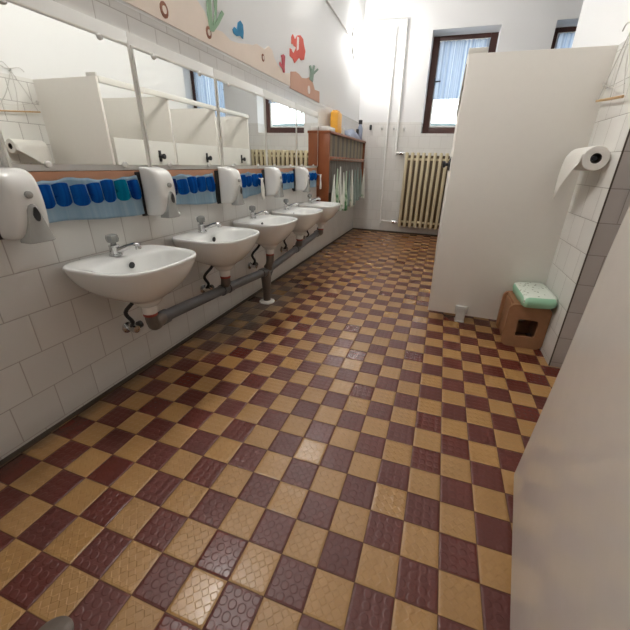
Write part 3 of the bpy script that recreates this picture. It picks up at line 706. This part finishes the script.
# ------------------------------------------------------------------ stool and packet
sl = empty('plywood_stool', (4.35,15.9,0), 'small brown child step stool with square hole, in the corner by the stall panel', 'stool')
so2 = (0,0,0)
def rrect(a, b, z0, z1, r, n=6):
    P = []
    for (cx_, cz_, t0) in ((b-r, z1-r, 0), (a+r, z1-r, PI/2), (a+r, z0+r, PI), (b-r, z0+r, 3*PI/2)):
        for k in range(n+1): t = t0+PI/2*k/n; P.append((cx_+r*math.cos(t), cz_+r*math.sin(t)))
    return P
def stool_side(y):
    bm = MB()
    O = rrect(-1.12, 1.03, 0, 2.62, .36); I = rrect(-.5, .52, .7, 1.78, .13)
    n = len(O)
    rs = [[(p[0], y, p[1]) for p in O], [(p[0], y+.22, p[1]) for p in O], [(p[0], y+.22, p[1]) for p in I], [(p[0], y, p[1]) for p in I]]
    R_ = [[bm._v(p) for p in r_] for r_ in rs]
    for i in range(4):
        for j in range(n):
            k = (j+1) % n; bm.bm.faces.new((R_[i][j], R_[i][k], R_[(i+1)%4][k], R_[(i+1)%4][j]))
    return bm
stool_side(-1.2).build('side_panel', m_stool, sl, smooth=True)
stool_side(.98).build('side_panel', m_stool, sl, smooth=True)
MB().box((-.9,-1.0,2.4),(.94,1.0,2.62),.05).build('seat', m_stool, sl)
MB().box((-.95,-.98,.1),(-.78,.98,2.4),.03).build('inner_board', m_stool, sl)
MB().box((.76,-.98,.3),(.92,.98,2.4),.03).build('inner_board', m_stool, sl)
pk = MB((0,0,0)); rings = []
sg = lambda x, e: math.copysign(abs(x)**e, x)
for j, (z, s_) in enumerate([(0,.90),(.08,.98),(.34,1.03),(.56,.98),(.66,.88)]):
    rings.append([(.84*s_*sg(math.cos(2*PI*k/40), .28)+.02*math.sin(k*3+j), 1.46*s_*sg(math.sin(2*PI*k/40), .28)+.02*math.sin(k*5+j), z) for k in range(40)])
pk.rings(rings); pko = pk.build('tissue_pack', m_pack, ang=60); pko.rotation_euler = (0,math.radians(-4),math.radians(2))
pko.location = Vector((4.5,15.62,2.69))*S
tag(pko, 'green and white printed plastic pack lying on the brown stool', 'tissue pack')

# ------------------------------------------------------------------ toilet roll, rod with strings on the tiled wall
tr = empty('paper_roll', (4.82,13.85,10.12), 'long white paper roll on the tiled wall with its end sheet hanging loose', 'paper roll')
b = MB(); n = 36; rings = []; RL = 2.35
for r, y in ((.21,.0),(.48,-.0),(.51,.03),(.51,RL-.03),(.48,RL),(.21,RL)):
    rings.append([(r*math.sin(2*PI*k/n), y, r*math.cos(2*PI*k/n)) for k in range(n)])
b.rings(rings, False, False); b.build('wound_paper', m_paper, tr)
b = MB(); rings = [[(r*math.sin(2*PI*k/n), y, r*math.cos(2*PI*k/n)) for k in range(n)] for r, y in ((.215,.0),(.215,RL),(.19,RL),(.19,.0),(.215,.0))]
b.rings(rings, False, False); b.build('card_tube', m_cardtube, tr)
def tailf(i, j):
    # the loose sheet is torn slantwise: short at the near end, long at the far end
    L_ = .4+.85*i; x = j*L_*1.0
    P_ = [(-.49,.18),(-.56,-.02),(-.61,-.4),(-.63,-.85),(-.62,-1.3),(-.58,-1.9)]
    y = x/1.25*(len(P_)-1); a_ = min(int(y), len(P_)-2); t = y-a_
    return (P_[a_][0]+(P_[a_+1][0]-P_[a_][0])*t, .04+(RL-.08)*i, P_[a_][1]+(P_[a_+1][1]-P_[a_][1])*t)
b = MB(); b.grid(tailf, 10, 16)
solid(b.build('loose_sheet', m_paper, tr), .02)
hr = MB((5.4,14.4,10.25)).tube([(4.82,14.0,10.12),(4.82,16.3,10.12),(4.9,16.4,10.12),(5.4,16.4,10.12)], .11, 8, 4)
tag(hr.build('roll_holder', m_darkplas), 'dark holder rod carrying the paper roll on the tiled wall', 'holder')
rod = MB((5.1,14,12.5)); rod.tube([(5.1,13.95,12.45),(5.1,16.9,12.72)],.055,8)
ro = rod.build('hanging_rod', m_rod); tag(ro, 'thin bamboo rod hung by strings on the tiled wall above the roll', 'rod')
s_ = MB((5.1,14,12.5))
HK = (5.25,15.7,15.25)
for e in ((5.1,14.0,12.58),(5.1,16.8,12.68),(5.1,15.3,12.6)): s_.tube([HK,((HK[0]+e[0])/2,(HK[1]+e[1])/2+.1,(HK[2]+e[2])/2-.1),e],.022,5,4)
s_.tube([(5.1,14.2,12.95),(5.1,15.4,13.0),(5.2,17.0,13.42)],.022,5,4)
s_.tube([HK,(5.2,15.3,15.7),(5.2,15.0,15.5),(5.25,15.5,15.35),(5.2,16.3,15.55),(5.2,16.6,15.35)],.03,5,5)
s_.build('string', m_cord, ro)
MB((5.1,14,12.5)).lathe([(.02,-.08),(.1,-.06),(.13,.0),(.1,.06),(.02,.08)],(5.25,17.0,13.42),'x',12).build('bead', m_cord, ro)
MB((5.1,14,12.5)).tube([(5.4,15.7,15.25),(5.2,15.7,15.25),(5.18,15.7,15.4)],.05,6).build('hook', m_alu, ro)

# floor drain cover at the lower left
fd = MB((-7.95,-3.2,0)).lathe([(.42,.0),(.42,.04),(.35,.08),(.2,.10),(.02,.11)], (-7.95,-3.2,0), 'z', 28)
tag(fd.build('floor_drain_cover', m_oldpipe), 'dull round drain cover on the floor at the bottom left', 'drain cover')

# ------------------------------------------------------------------ world, camera
wd = bpy.data.worlds.new('overcast'); bpy.context.scene.world = wd; wd.use_nodes = True
nt = wd.node_tree; bg = nt.nodes['Background']
tc = N(nt, 'ShaderNodeTexCoord'); sp = N(nt, 'ShaderNodeSeparateXYZ'); nt.links.new(tc.outputs['Generated'], sp.inputs[0])
nt.links.new(MIX(nt, M(nt, 'MULTIPLY', sp.outputs[2], 1.2, clamp=True), (0.97,0.99,1,1), (0.84,0.92,1,1)), bg.inputs[0])
bg.inputs[1].default_value = 2.2

cam = bpy.data.cameras.new('camera'); co = bpy.data.objects.new('camera', cam); COL.objects.link(co)
X = (0.9496297060, 0.3121871543, 0.0272507273); Y = (-0.1478703695, 0.3697304121, 0.9172969945); Fw = (-0.2762929158, 0.8751220504, -0.3972702124)
mw = Matrix(((X[0],Y[0],-Fw[0],-1.362*S),(X[1],Y[1],-Fw[1],-4.922*S),(X[2],Y[2],-Fw[2],9.6205*S),(0,0,0,1)))
co.matrix_world = mw
cam.sensor_width = 36; cam.sensor_fit = 'HORIZONTAL'; cam.lens = 331.6/630*36
cam.shift_x = -(327.82-315)/630; cam.shift_y = (306.44-315)/630
cam.clip_start = .01; cam.clip_end = 100
sc = bpy.context.scene; sc.camera = co
sc.view_settings.view_transform = 'Standard'; sc.view_settings.look = 'None'
sc.view_settings.gamma = 1; sc.view_settings.exposure = 1.2; sc.view_settings.use_curve_mapping = False
sc.cycles.max_bounces = 10; sc.cycles.diffuse_bounces = 6
